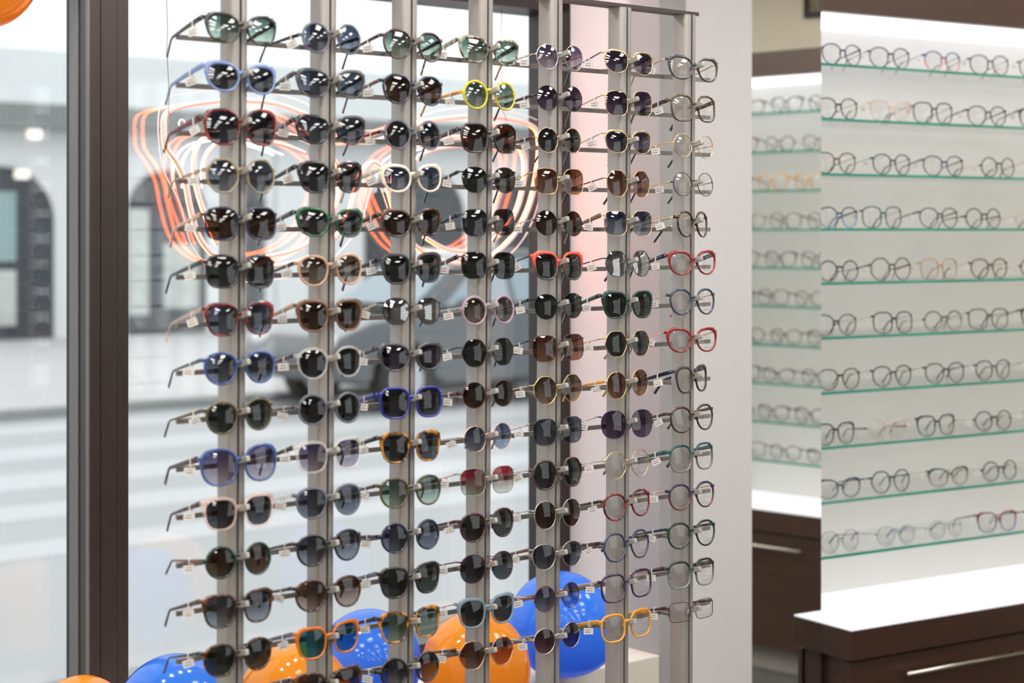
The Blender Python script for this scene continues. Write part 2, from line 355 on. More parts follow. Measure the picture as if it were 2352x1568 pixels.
def glass_meshes(fr, shape, ln, tm, sw=1, shelf=False, brow=False):
    """meshes of a pair of glasses in its own space: origin at the bridge, +y backwards"""
    key = (fr, shape, ln, tm, sw, shelf, brow)
    if key in GEO: return GEO[key]
    mmk = .001
    metal = FR[fr][2]; wd, ht, p, tp, lift, br, word, hs = SH[shape]; wd *= sw; ht *= sw
    tk = 1.3 if metal else (3.4 if shape not in ('cat', 'over', 'wayf') else 3.5); dp = 1.8 if metal else 4.2
    if shelf and not metal: tk = 2.6
    zc = -.20*ht if not metal else -.14*ht
    cx = br/2 + wd/2 + (tk*.6 if not metal else 0)
    tilt = tan(radians(4 if not shelf else 3))
    ol = outline(shape, sw); n = len(ol)
    def yb(x, z): return .0013*x*x + (z)*tilt
    def P(x, y, z): return (x*mmk, (y+yb(x, z))*mmk, z*mmk)
    # rims and bridge
    fm = MB()
    for sg in (1, -1):
        vs = []
        for i, (x, z) in enumerate(ol):
            xa, za = ol[i-1]; xb, zb = ol[(i+1) % n]; nx, nz = zb-za, -(xb-xa); L = math.hypot(nx, nz); nx /= L; nz /= L
            a = atan2(z, x); t = tk
            if not metal:
                t += 1.3*max(0, sin(a)) * (1.6 if shape in ('cat', 'wayf') else 1)
                if shape in ('cat', 'wayf', 'over'): t += 3.6*max(0, cos(a-.62))**9
                if fr == 'coral': t += 0
            elif brow and z > -.02*ht: t += 3.0*min(1, max(0, sin(a))*2.5)
            d = dp
            for (q, dy) in ((0, -.28), (.25, -.5), (.75, -.5), (1, -.25), (1, .25), (.75, .5), (.25, .5), (0, .28)):
                vs.append(P(sg*(cx+x+nx*t*q), dy*d, zc+z+nz*t*q))
        fs = []
        for i in range(n):
            j = (i+1) % n
            for k in range(8):
                l = (k+1) % 8; q = (i*8+k, j*8+k, j*8+l, i*8+l); fs.append(q if sg > 0 else q[::-1])
        fm.add(vs, fs)
    xin = cx - wd/2*(1+tp*(-zc/ht)) - tk*.4 + .8
    bz = 0
    rr = (1.0, 1.1) if metal else (2.0, 2.6)
    path = [P(xin*s_, -.6*(1-s_*s_)*2, bz + (1.6 if metal else 1.2)*(1-s_*s_)) for s_ in (-1, -.7, -.35, 0, .35, .7, 1)]
    fm.tube(path, 1, sec=[(cos(2*pi*k/8)*rr[0]*mmk, sin(2*pi*k/8)*rr[1]*mmk*1.25) for k in range(8)], up=(0, 0, 1))
    if metal and shape == 'avia':
        path = [P(xin*1.6*s_, -.4, ht*.22+1.5*(1-s_*s_)) for s_ in (-1, -.5, 0, .5, 1)]
        fm.tube(path, .9*mmk, 6)
    # end pieces
    hz = zc + hs*ht; W2 = cx + wd/2*(1+tp*hs)**1 + (3.0 if metal else tk+.8)
    for sg in (1, -1):
        a0 = cx + wd/2*(.94 if not metal else .985)
        if shape in ('round', 'panto', 'oval', 'avia'): a0 = cx + wd/2*(.97 - hs*.25)
        hh = (1.3, 1.6) if metal else (2.4, 3.6)
        path = [P(sg*a0, 0, hz), P(sg*(W2-2), .3, hz), P(sg*(W2-.4), 1.8, hz), P(sg*W2, 6, hz)]
        fm.tube(path, 1, sec=[(x*hh[0]*mmk/1.6, z*hh[1]*mmk/1.6) for x, z in ((-1, -1.4), (1, -1.4), (1.4, -1), (1.4, 1), (1, 1.4), (-1, 1.4), (-1.4, 1), (-1.4, -1))], up=(0, 0, 1))
    # lens
    def lens(sg):
        vs = []; uvs = []; fs = []
        rings = (0, .25, .5, .75, 1.0); bul = 2.7 if not shelf else 1.6
        for q in rings:
            for (x, z) in (ol if q else [(0, 0)]):
                X = cx + x*q*1.01; Z = zc + z*q*1.01
                vs.append(P(sg*X, -bul*(1-q*q)-.1, Z)); uvs.append((.5+sg*x*q/wd, .5+z*q/ht))
        for i in range(n):
            j = (i+1) % n; fs.append((0, 1+i, 1+j))
            for r_ in (0, 1, 2): a = 1+r_*n; fs.append((a+i, a+n+i, a+n+j, a+j))
        if sg > 0: fs = [f[::-1] for f in fs]
        return vs, fs, uvs
    # temples
    th = 3.2 if tm and FR[tm][2] else {'cat': 9, 'wayf': 8.5, 'over': 11, 'sq': 9, 'hex': 7}.get(shape, 6.5)
    if shelf: th = 2.2 if FR[tm][2] else 5
    tw = 1.2 if FR[tm][2] else 2.6
    Lb = 92
    if shelf:
        bottom = zc - ht/2 - tk; end = hz - 40*sin(radians(34)); dr = math.asin(max(-.1, min(.3, (end-bottom+1)/(Lb+34))))
    else: dr = math.atan2(hz + 14.5 + th*.12, 84)
    def tpath(sg):
        out = []; hs_ = []
        y0 = 6+yb(W2, hz)
        for i in range(9):
            q = i/8; out.append((sg*(W2+1.2*sin(pi*q)), y0+Lb*q*cos(dr), hz-Lb*q*sin(dr)))
            hs_.append(th*(1-.45*q) if th > 4 else th*.75)
        yy, zz = out[-1][1], out[-1][2]
        for q in (.08, .22, .4, .6, .8, 1.0):
            b = dr + radians(40)*min(1, q*2.6) ; stp = 40*(q-(0 if q == .08 else {.22: .08, .4: .22, .6: .4, .8: .6, 1.0: .8}[q]))
            yy += stp*cos(b); zz -= stp*sin(b); out.append((sg*(W2-4*q), yy, zz)); hs_.append((th*.55 if th > 4 else 3.0)*(.85+.45*q))
        return out, hs_
    def tsec(h, w_): return [(x*w_/2*mmk, z*h/2*mmk) for x, z in ((-1, -.7), (-.6, -1), (.6, -1), (1, -.7), (1, .7), (.6, 1), (-.6, 1), (-1, .7))]
    temples = []
    for sg in (1, -1):
        o, hs_ = tpath(sg); mb = MB(); cut = 9 if FR[tm][2] else len(o)
        o3 = [Vector((a*mmk, b*mmk, c*mmk)) for a, b, c in o]
        mb.tube(o3[:cut], 1, sec=lambda i: tsec(hs_[i], tw if i > 0 else tw), up=(0, 0, 1))
        tp_mb = None
        if cut < len(o):
            tp_mb = MB(); tp_mb.tube(o3[cut-2:], 1, sec=lambda i: tsec(3.2+1.6*i/8, 2.6), up=(0, 0, 1))
        temples.append((mb, tp_mb))
    # nose pads
    pads = []
    for sg in (1, -1):
        mb = MB(); px_ = sg*(xin-.5) if metal else sg*(xin+.3)
        mb.ball(V(px_*mmk, (4.5 if metal else 2.5)*mmk, (bz-8)*mmk), 1.6*mmk, 2.2*mmk, 5*mmk, 8, 6)
        if metal: mb.tube([P(sg*(xin+1.5), .5, bz-3), P(sg*(xin+.5), 3.5, bz-4), P(sg*(xin-.3), 4.5, bz-8)], .5*mmk, 5)
        pads.append(mb)
    def mk(mb, name, mat, uvs=None):
        me = bpy.data.meshes.new(name); me.from_pydata(mb.v, [], mb.f); me.materials.append(mat)
        me.polygons.foreach_set('use_smooth', [True]*len(me.polygons))
        if uvs:
            ly = me.uv_layers.new(name='UVMap')
            for lp in me.loops: ly.data[lp.index].uv = uvs[lp.vertex_index]
        me.update(); return me
    fmat = FR[fr][1](); tmat = FR[tm][1](); tip = {'gold': 'tort', 'rose': 'beige', 'silv': 'gclr', 'gun': 'navy', 'bm': 'black', 'tlm': 'teal', 'bmt': 'blue', 'tgm': 'teal'}.get(tm, 'black')
    out = {'front': mk(fm, 'frame_front', fmat), 'lens': [], 'temple': [], 'pad': []}
    for sg in (1, -1):
        vs, fs, uvs = lens(sg); mb = MB(); mb.add(vs, fs); out['lens'].append(mk(mb, 'lens', lens_m(ln), uvs))
    for mb, tpm in temples: out['temple'].append((mk(mb, 'temple', tmat), mk(tpm, 'temple_tip', FR[tip][1]()) if tpm else None))
    padm = clearp('nose pad silicone', (.75, .75, .72), .5) if metal else fmat
    for mb in pads: out['pad'].append(mk(mb, 'nose_pad', padm))
    out['W2'] = W2*mmk; out['hz'] = hz*mmk; out['dr'] = dr; out['bottom'] = (zc-ht/2-tk)*mmk; out['th'] = th*mmk
    GEO[key] = out; return out
def tag_mesh(W2, hz, dr, th, yaw, roll, pos, side=-1):
    """card hanging from a paper strap round the temple"""
    mb = MB(); y = pos; x = side*W2; z = hz - (y-.006)*sin(dr)
    h = th/2+.0012
    mb.tube([V(x-.0026, y, z-h), V(x+.0026, y, z-h), V(x+.0026, y, z+h), V(x-.0026, y, z+h)], 1, closed=True, sec=[(-.0004, -.0014), (.0004, -.0014), (.0004, .0014), (-.0004, .0014)], up=(0, 1, 0))
    uvn = [(0, 0)]*len(mb.v)
    ax = V(cos(yaw), -sin(yaw), 0)     # reading direction, seen from the shop side
    up = V(0, 0, 1); a2 = (ax*cos(roll)+up*sin(roll)); u2 = (up*cos(roll)-ax*sin(roll)); nn = ax.cross(up)
    c = V(x-.0035, y, z-h) - u2*.0080; wv, hv = a2*.0185, u2*.0125
    p = [c-wv/2-hv/2, c+wv/2-hv/2, c+wv/2+hv/2, c-wv/2+hv/2]; q = [k+nn*.0004 for k in p]
    mb.add(p+q, [(3, 2, 1, 0), (4, 5, 6, 7), (0, 1, 5, 4), (1, 2, 6, 5), (2, 3, 7, 6), (3, 0, 4, 7)])
    uvn = uvn + [(0, 0), (1, 0), (1, 1), (0, 1)]*2
    me = bpy.data.meshes.new('price_tag'); me.from_pydata([tuple(k) for k in mb.v], [], mb.f); me.materials.append(tag_material())
    ly = me.uv_layers.new(name='UVMap')
    for lp in me.loops: ly.data[lp.index].uv = uvn[lp.vertex_index]
    return me
def child(name, me, par):
    o = bpy.data.objects.new(name, me); COL.objects.link(o); o.parent = par; return o
def glasses(kind, fr, shape, ln, tm, loc, rz, label, group, sw=1, shelf=False, brow=False, tagged=True, rx=0, ry=0, parts=True, seed=0):
    g = glass_meshes(fr, shape, ln, tm, sw, shelf, brow)
    e = thing(kind, loc, label, 'sunglasses' if kind == 'sunglasses' else 'glasses', group)
    e.rotation_euler = (rx, ry, rz)
    child('frame_front', g['front'], e)
    for me in g['lens']: child('lens', me, e)
    for me, tp_ in g['temple']:
        t = child('temple', me, e)
        if FR[tm][1]() is not FR[fr][1](): t['label'] = FR[tm][0] + ' temple'
        if tp_: child('temple_tip', tp_, t)
    if parts:
        for me in g['pad']: child('nose_pad', me, e)
    if tagged:
        rr = random.Random(seed)
        me = tag_mesh(g['W2'], g['hz'], g['dr'], g['th'], .65+rr.uniform(-.45, .5), rr.uniform(-.3, .4) + .05, (.030 if not shelf else .02)+rr.uniform(0, .02))
        child('price_tag', me, e)['label'] = 'white price tag on the temple'
    return e

# ------------------------------------------------------------------ shop shell
white = pri('white wall paint', (.64, .625, .635), .75, noise=(6, .02))
cream = pri('cream wall paint', (.88, .80, .66), .8, noise=(5, .02))
ceilm = pri('ceiling tile', (.22, .21, .20), .9, noise=(20, .1))
floorm = pri('dark grey floor', (.10, .095, .09), .35, noise=(3, .2))
framem = pri('brown black aluminium', (.022, .015, .014), .35, noise=(1.5, .3, (8, 8, .4)))
framel = pri('brown grey aluminium', (.033, .024, .020), .4, noise=(1.5, .2, (8, 8, .4)))
gask = pri('rubber seal', (.006, .005, .007), .5)
alug = pri('grey aluminium bead', (.16, .155, .16), .4, .3)
CH = 3.0
R1 = V(2.951, 4.268); R2 = V(2.841, 4.581); dT = (R1-R2).normalized(); nT = V(dT.y, -dT.x)     # side unit, runs towards the camera
if nT.x > 0: nT = -nT
def wall(name, P, d, L, z0, z1, n, th=.12, mat=None):
    mb = MB(); mb.box(V(P.x, P.y, z0), d*L, -n*th, V(0, 0, z1-z0)); return struct(mb.build(name, mat or white, loc=(P.x, P.y, z0)))
# floor and ceiling
WL = B0 - dW*3.6
E1 = M0 + dS*1.75                        # right end of the shelf display
side_back = R2 - nT*.33
tfar = (E1 - side_back).dot(dT)
SB = side_back + dT*(tfar-.15); SN = side_back + dT*10.2
poly = [WL, B0 - nW*.09, M0-nS*.42, E1 - nS*.42, SB - nT*.1, SN - nT*.1, V(SN.x, -5.5), V(WL.x-.1, -5.5)]
poly = [V(WL.x-.12, WL.y)] + [G0 - dW*3.6 - nW*.02, G0 - nW*.02 + dW*.2, M0-nS*.42, E1-nS*.42, SB-nT*.1, SN-nT*.1, V(WL.x-.12, SN.y)]
for nm, z0, z1, mt in (('floor', -.06, 0, floorm), ('ceiling', CH, CH+.06, ceilm)):
    mb = MB(); n_ = len(poly)
    mb.add([V(p.x, p.y, z0) for p in poly]+[V(p.x, p.y, z1) for p in poly], [tuple(range(n_))[::-1], tuple(range(n_, 2*n_))]+[(i, (i+1) % n_, n_+(i+1) % n_, n_+i) for i in range(n_)])
    struct(mb.build(nm, mt, loc=(0, 0, z0)))
Ckn = (K0-C0).length
wall('wall_front', C0, dW, Ckn, 0, CH, nW, .12)
# niche reveal: from the corner back to the window frame
mb = MB(); mb.box(V(C0.x, C0.y, 0)-nW*.0 + dW*0, -nW*.52, dW*.1, V(0, 0, CH)); struct(mb.build('wall_reveal', white, loc=(C0.x, C0.y, 0)))
wall('wall_mirror_side', K0, dS, (M0-K0).length, 0, CH, nS, .12).location -= nS*.012
wall('wall_above_shelves', M0, dS, 1.75, 2.54, CH, nS, .12, cream)
wall('wall_behind_shelves', M0-nS*.34, dS, 1.75, 0, CH, nS, .08)
mb = MB(); mb.box(V(E1.x, E1.y, 0), (SB-E1), -nS*.1, V(0, 0, CH)); struct(mb.build('wall_corner', white, loc=(E1.x, E1.y, 0)))
# right wall with a tall barred window, left and back walls
Lr = (SN-SB).length
w0, w1 = 3.3, 5.0
darkw = pri('dark panelled wall', (.075, .06, .052), .5, noise=(3, .2, (1, 1, 20)))
wall('wall_right', SB, dT, 2.4, 0, CH, nT, .1, cream)
wall('wall_right', SB+dT*2.4, dT, w0-2.4, 0, CH, nT, .1, darkw)
wall('wall_right', SB+dT*w0, dT, w1-w0, 0, .9, nT, .1, darkw)
wall('wall_right', SB+dT*w0, dT, w1-w0, 2.6, CH, nT, .1, darkw)
wall('wall_right', SB+dT*w1, dT, Lr-w1, 0, CH, nT, .1, darkw)
wr = thing('window_2', SB+dT*w0+V(0, 0, .9), 'barred window in the side wall', 'window'); del wr['category']; del wr['label']; struct(wr)
mb = MB()
for i in range(11): mb.box(SB+dT*(w0+i*(w1-w0-.05)/10)+V(0, 0, .9)-nT*.05, dT*.05, -nT*.04, V(0, 0, 1.7))
for i in range(6): mb.box(SB+dT*w0+V(0, 0, .9+i*.332)-nT*.05, dT*(w1-w0), -nT*.04, V(0, 0, .04))
mb.build('window_frame', pri('white window frame', (.75, .75, .76), .4), wr, wr.location)
WLg = G0 - dW*3.6
xl = WL.x
wall('wall_left', V(xl, WL.y), V(0, -1, 0), WL.y-SN.y, 0, CH, V(1, 0, 0), .1, cream)
wall('wall_back', V(xl, SN.y), V(1, 0, 0), SN.x-xl+.3, 0, CH, V(0, 1, 0), .1, cream)

# ------------------------------------------------------------------ shop window
zt = pt(1228.6, 33.6, G0, dW).z; zt = H + (HY-33.6)/F*pt(1228.6, 0, G0, dW).y
zl = .66                                  # top of the ledge
def sG(px, P=None): return along(px, P or G0, dW)
win = thing('window_1', G0 + V(0, 0, zl), 'shop window', 'window'); del win['category']; del win['label']; struct(win)
s_r = sG(1233); s_j = 0.0
s_ml, s_mr = along(206, B0, dW), along(295, B0, dW)
zbot = zl - .04
def fr_box(name, P, d, L, z0, z1, n, th, mat):
    mb = MB(); mb.box(V(P.x, P.y, z0), d*L, -n*th, V(0, 0, z1-z0)); return mb.build(name, mat, win, (P.x, P.y, z0))
# jamb at the right, stepped
bevel(fr_box('jamb', B0 - dW*.0 - dW*(-along(1283, B0, dW)), dW, -along(1283, B0, dW)+.02, 0.3, CH, nW, .13, framem), .003)
# head beam
fr_box('head_beam', B0 - dW*3.6, dW, 3.6, zt, zt+.07, nW, .14, framem)
fr_box('head_beam_cover', B0 - dW*3.6 + nW*.012, dW, 3.6, zt+.06, CH, nW, .15, framel)
fr_box('bottom_rail', B0 - dW*3.6, dW, 3.6, zbot-.05, zl+.045, nW, .14, framem)
# mullion: main face with fine joint lines, seal groove and grey bead at its left
mb = MB(); wm = s_mr-s_ml
for a, b, dz in ((0, .27, 0), (.285, .70, .0015), (.715, 1.0, 0)):
    q = B0 + dW*(s_ml+wm*a) + nW*dz; mb.box(V(q.x, q.y, .3), dW*wm*(b-a), -nW*.10, V(0, 0, CH-.3))
mb.build('mullion', framel, win, (B0.x, B0.y, .3))
mb = MB(); q = B0 + dW*(s_ml+.003) - nW*.012; mb.box(V(q.x, q.y, .3), dW*(wm-.006), -nW*.11, V(0, 0, CH-.3))
mb.build('mullion_core', gask, win, (B0.x, B0.y, .3))
mb = MB(); q = B0 + dW*(s_ml-.004) - nW*.0; mb.box(V(q.x, q.y, .3), dW*.004, -nW*.012, V(0, 0, CH-.3))
mb.build('mullion_edge', alug, win, (B0.x, B0.y, .3))
mb = MB(); q = B0 + dW*(s_ml-.003) - nW*.052; mb.box(V(q.x, q.y, .3), dW*.01, -nW*.043, V(0, 0, CH-.3))
mb.build('glazing_bead', alug, win, (B0.x, B0.y, .3))
glass = pane('window glass', (.975, .985, .985), 1.5, 1.0)
for nm, a, b in (('glass_pane', -3.6, s_ml-.0), ('glass_pane', s_mr-.03, s_r+.03)):
    for off in (0, .020):
        mb = MB(); q = G0 + dW*a - nW*off; mb.box(V(q.x, q.y, zl), dW*(b-a), -nW*.004, V(0, 0, zt-zl+.02))
        mb.build(nm, glass, win, (q.x, q.y, zl))
# ledge of the window niche
mb = MB(); q = C0 - dW*3.7; mb.box(V(q.x, q.y, 0), dW*3.7, -nW*.35, V(0, 0, zl))
bevel(struct(mb.build('windowsill', pri('cream laminate ledge', (.70, .66, .58), .45, noise=(4, .03)), loc=(q.x, q.y, 0))), .003)

# ------------------------------------------------------------------ neon sign in the window
P1 = G0 + nW*.052
def np_(x, y, off=0): p = pt(x, y, P1, dW); return p + nW*off
def smooth_path(pts, closed, k=8):
    n = len(pts); out = []
    for i in range(n if closed else n-1):
        p0, p1, p2, p3 = (pts[(i-1) % n] if closed or i else pts[0]), pts[i], pts[(i+1) % n], (pts[(i+2) % n] if closed or i+2 < n else pts[-1])
        for j in range(k):
            t = j/k; a = []
            for c in (0, 1): a.append(.5*(2*p1[c]+(p2[c]-p0[c])*t+(2*p0[c]-5*p1[c]+4*p2[c]-p3[c])*t*t+(3*p1[c]-p0[c]-3*p2[c]+p3[c])*t**3))
            out.append(tuple(a))
    if not closed: out.append(pts[-1])
    return out
sign = thing('neon_sign', np_(800, 430), 'neon glasses-shaped sign of orange tubes hanging inside the shop window', 'neon sign')
casing = pri('neon tube casing', (.78, .60, .57), .3, emit=(1, .55, .42), es=.12)
orange_e = emis('orange neon light', (1, .13, .022), 24); white_e = emis('white neon light', (.9, 1, .92), 14)
def neon(pts, closed, mat_e, r=.0062):
    sp_ = smooth_path(pts, closed)
    mb = MB(); mb.tube([np_(x, y, .004) for x, y in sp_], r, 8, closed); c = mb.build('neon_tube', casing, sign, sign.location, True)
    mb = MB(); mb.tube([np_(x, y, -.006) for x, y in sp_], r*.5, 6, closed); mb.build('light_strip', mat_e, c, sign.location, True).location = (0, 0, 0)
neon([(380, 262), (410, 246), (470, 235), (545, 230), (630, 238), (705, 266), (765, 305), (800, 322), (850, 326), (905, 308), (965, 283), (1030, 271), (1100, 268), (1160, 272), (1222, 290),
      (1238, 325), (1232, 400), (1212, 480), (1175, 545), (1120, 592), (1060, 606), (1000, 594), (950, 562), (915, 510), (893, 440), (880, 395), (857, 372), (832, 392), (815, 440), (795, 505), (752, 562), (690, 598), (615, 612), (545, 608), (490, 585), (455, 540), (436, 475), (424, 415), (404, 372), (381, 338), (376, 300)], True, orange_e)
neon([(497, 562), (462, 470), (447, 410), (446, 360), (462, 322), (500, 304), (570, 298), (650, 306), (722, 334), (770, 372), (780, 420), (768, 480), (732, 535), (680, 572), (615, 588)], False, orange_e, .0052)
neon([(930, 500), (905, 440), (908, 390), (935, 350), (985, 325), (1050, 314), (1120, 314), (1180, 330), (1203, 365), (1200, 430), (1180, 495), (1140, 545), (1085, 575), (1025, 572), (975, 545)], False, orange_e, .0052)
neon([(468, 431), (465, 390), (476, 352), (505, 326), (560, 318), (640, 330), (700, 352)], False, white_e, .005)
neon([(935, 440), (938, 395), (962, 360), (1005, 342), (1070, 335)], False, white_e, .005)
edge = pri('clear acrylic edge', (.85, .85, .85), .1, emit=(1, .9, .85), es=.15)
mb = MB(); mb.tube([np_(x, y, .008) for x, y in smooth_path([(366, 240), (440, 214), (560, 205), (680, 230), (780, 285), (850, 300), (930, 275), (1030, 250), (1130, 250), (1235, 280), (1252, 340), (1240, 440), (1200, 545), (1130, 612), (1050, 628), (960, 600), (905, 530), (860, 420), (820, 520), (750, 600), (640, 640), (520, 640), (440, 570), (410, 470), (366, 370)], True)], .0012, 5, True)
mb.build('acrylic_edge', edge, sign, sign.location, True)
c = np_(413, 284, .01); mb = MB(); mb.tube([c + dW*cos(a)*.0085 + V(0, 0, 1)*sin(a)*.0085 for a in [2*pi*i/20 for i in range(20)]], .002, 6, True); mb.build('mounting_ring', edge, sign, sign.location, True)
wire = pri('thin brown wire', (.28, .18, .14), .6)
for x0, pts in ((378, [(376, -120), (377, 0), (379, 60), (378, 120), (381, 180), (383, 225), (381, 250), (386, 275), (383, 292), (388, 308)]), (1145, [(1146, -120), (1145, 120), (1146, 240), (1152, 262), (1158, 280)])):
    mb = MB(); mb.tube([np_(x, y, .012) for x, y in smooth_path(pts, False)], .0011, 5); mb.build('hanging_wire', wire, sign, sign.location, True)

# ------------------------------------------------------------------ balloons on the ledge
def latex(name, col):
    m, t, b = nodes(name); b.inputs['Base Color'].default_value = (*col, 1); b.inputs['Roughness'].default_value = .12; b.inputs['Coat Weight'].default_value = .5; b.inputs['Specular IOR Level'].default_value = .6
    tl = t.nodes.new('ShaderNodeBsdfTranslucent'); tl.inputs[0].default_value = (*[min(1, c*1.05) for c in col], 1); mx = t.nodes.new('ShaderNodeMixShader'); mx.inputs[0].default_value = .55
    t.links.new(b.outputs[0], mx.inputs[1]); t.links.new(tl.outputs[0], mx.inputs[2]); t.links.new(mx.outputs[0], t.nodes['Material Output'].inputs[0]); return m
oraL, bluL = latex('orange latex', (1, .47, .05)), latex('blue latex', (.085, .34, 1))
def balloon(px, py, r, Y, mat, label, down=(0, 0, -1)):
    c = V((px-CX)/F*Y, Y, H+(HY-py)/F*Y); R_ = r/F*Y; D = Vector(down).normalized()
    a = D.cross(Vector((.3, 1, .1))).normalized(); b = D.cross(a); mb = MB(); N, Mv = 36, 22; rings = []
    for j in range(1, Mv):
        ph = pi*j/Mv; rr = R_*sin(ph)*(1-.05*max(0, -cos(ph+0)) if 0 else 1); h = -R_*cos(ph); h *= 1.0 if h < 0 else 1.16
        if h > 0: rr = R_*sin(ph)*(1-.06*(h/R_)**2)
        rings.append((h, rr))
    vs = [c - D*R_]; fs = []
    for h, rr in rings: vs += [c + D*h + a*cos(2*pi*k/N)*rr + b*sin(2*pi*k/N)*rr for k in range(N)]
    vs.append(c + D*R_*1.16); L = len(vs)-1
    for k in range(N):
        l = (k+1) % N; fs.append((0, 1+k, 1+l)); fs.append((L, L-N+l, L-N+k))
        for j in range(Mv-2): fs.append((1+j*N+k, 1+(j+1)*N+k, 1+(j+1)*N+l, 1+j*N+l))
    mb.add(vs, fs); root = thing('balloon', c, label, 'balloon', 'balloons in the window')
    mb.build('balloon_skin', mat, root, c, True)
    mb = MB(); e = c + D*R_*1.15; mb.tube([e, e+D*.006, e+D*.012, e+D*.016], [.004, .0035, .006, .009], 10); mb.build('knot', mat, root, c, True)
def Yl(px, py, r, f=1): return (H-zl)*F/(py+r-HY)      # distance at which it rests on the ledge
balloon(-28, -78, 122, 3.72, oraL, 'orange balloon high up at the left edge of the window')
balloon(187, 1662, 110, 3.62, oraL, 'orange balloon low in front of the dark window mullion', (-.5, 0, -1))
balloon(405, 1642, 139, 3.66, bluL, 'blue balloon between the mullion and the leftmost rack post', (.2, .3, -1))
balloon(680, 1604, 128, 3.78, oraL, 'orange balloon behind the second rack post', (-.8, .2, -.4))
balloon(848, 1521, 121, 4.05, bluL, 'blue balloon behind the third rack post', (-.4, .3, -1))
balloon(1092, 1530, 125, 4.02, oraL, 'orange balloon behind the fourth rack post', (.4, .3, -1))
balloon(1287, 1432, 120, 4.42, bluL, 'blue balloon on the ledge behind the fifth rack post', (.8, 0, -.35))

# ------------------------------------------------------------------ mirror
mirm = pri('mirror silver', (.90, .93, .91), .0, 1); gedge = pri('green glass edge', (.10, .24, .17), .15)
zt0, zb0 = 2.9, .05
mb = MB(); q = K0 + nS*.0; mb.box(V(q.x, q.y, zb0), dS*(M0-K0).length, -nS*.006, V(0, 0, zt0-zb0), 1)
for i in range(len(mb.f)): mb.m[i] = 0 if i == 2 else 1
mo = mb.build('wall_mirror', [mirm, gedge], loc=(q.x, q.y, zb0)); tag(mo, 'tall frameless mirror panel between the white wall and the lit shelves', 'mirror')

# ------------------------------------------------------------------ lit shelf displays
def walnut(name, sc):
    return pri(name, (.047, .021, .014), .38, noise=(3, .45, sc))
woodm = walnut('dark walnut laminate', (1, 1, 26)); wenge = pri('dark walnut header', (.085, .047, .036), .4, noise=(3, .25, (1, 1, 30)))
lit = pri('lit opal panel', (.42, .42, .44), .3, emit=(.94, .95, 1), es=.50); lits = emis('lit opal soffit', (.97, .96, 1), 1.25)
backp = pri('white back panel', (.74, .73, .715), .6)
steel = pri('brushed steel', (.62, .58, .52), .28, 1)
gtop = pane('shelf glass', (.98, .99, .985), 1.45, .5); gfr = pri('green shelf edge', (.04, .30, .22), .12, coat=.6, noise=(3, .5, (1, 1, 1)))
SHELF_Z = [H + (HY-y)/F*5.135 for y in (144, 270.5, 397, 523.5, 648, 773.5, 900, 1026, 1152, 1278)]
def display(O, d, n, L, label, front=.1224, nd=2, h0=.19):
    """O front-left corner point of the niche plane, d along, n towards the room"""
    root = thing('display_cabinet', V(O.x, O.y, 0), label, 'display cabinet')
    b = -n
    def bx(name, s0, s1, w0_, w1_, z0, z1, mat, par=root, bev=.0015):
        mb = MB(); q = O + d*s0 + b*w0_; mb.box(V(q.x, q.y, z0), d*(s1-s0), b*(w1_-w0_), V(0, 0, z1-z0)); o = mb.build(name, mat, par, (q.x, q.y, z0))
        if par is not root: o.location = V(q.x, q.y, z0) - par.location - root.location
        if bev: bevel(o, bev)
        return o
    ct = H - 1.1195
    bx('header', 0, L, -.012, .3, 2.412, 2.512, wenge)
    bx('light_panel', .0, L, .004, +.3, 2.402, 2.409, lits, bev=0)
    bx('back_panel', 0, L, .3, .32, ct, 2.505, backp, bev=0)
    bx('side_panel', -.004, 0.0, .002, .3, ct, 2.402, backp, bev=0)
    bx('side_panel', L, L+.02, 0, .3, 0, 2.505, backp, bev=0)
    bx('countertop', 0, L, -front, .3, ct-.088, ct-.004, woodm)
    bx('light_panel', .004, L-.004, -front+.003, .3, ct-.004, ct, lit, bev=0)
    bx('carcass', .016, L-.016, -front+.033, .3, .11, ct-.088, woodm)
    bx('plinth', .03, L-.03, -front+.09, .3, 0, .11, pri('grey plinth', (.35, .33, .31), .5))
    dw = (L-.02)/nd
    for i in range(nd):
        for j, (z0, z1) in enumerate(((.11, ct-.096),)):
            dr = bx('drawer', .010+i*dw, .010+(i+1)*dw-.004, -front+.012, -front+.031, z0, z1, woodm)
            zc_ = z1-.05; s0 = .010+i*dw+h0; s1 = .010+(i+1)*dw-.15
            mb = MB(); q0 = O+d*s0+b*(-front-.017); q1 = O+d*s1+b*(-front-.017)
            mb.tube([V(q0.x, q0.y, zc_), V(q1.x, q1.y, zc_)], .006, 12)
            for s_ in (s0+.03, s1-.03): q = O+d*s_; mb.tube([V(q.x, q.y, zc_)+b*(-front-.017), V(q.x, q.y, zc_)+b*(-front+.012)], .004, 8)
            h = mb.build('handle', steel, dr, V(q0.x, q0.y, zc_), True); h.location = V(q0.x, q0.y, zc_) - root.location - dr.location
    for z in SHELF_Z:
        mb = MB(); q = O + d*.003 + b*.018; mb.box(V(q.x, q.y, z-.0085), d*(L-.006), b*.275, V(0, 0, .0085), 1)
        mb.m[-6] = 0; mb.m[-5] = 0; mb.m[-2] = 0
        mb.build('glass_shelf', [gtop, gfr], root, (q.x, q.y, z-.0085))
    return root
display(M0, dS, nS, 1.7, 'lit display unit with green-edged glass shelves and walnut drawers')
O2 = R2 - dT*.42
display(O2, dT, nT, 1.05, 'second lit display unit seen reflected in the wall mirror', front=.1, nd=1, h0=.42)

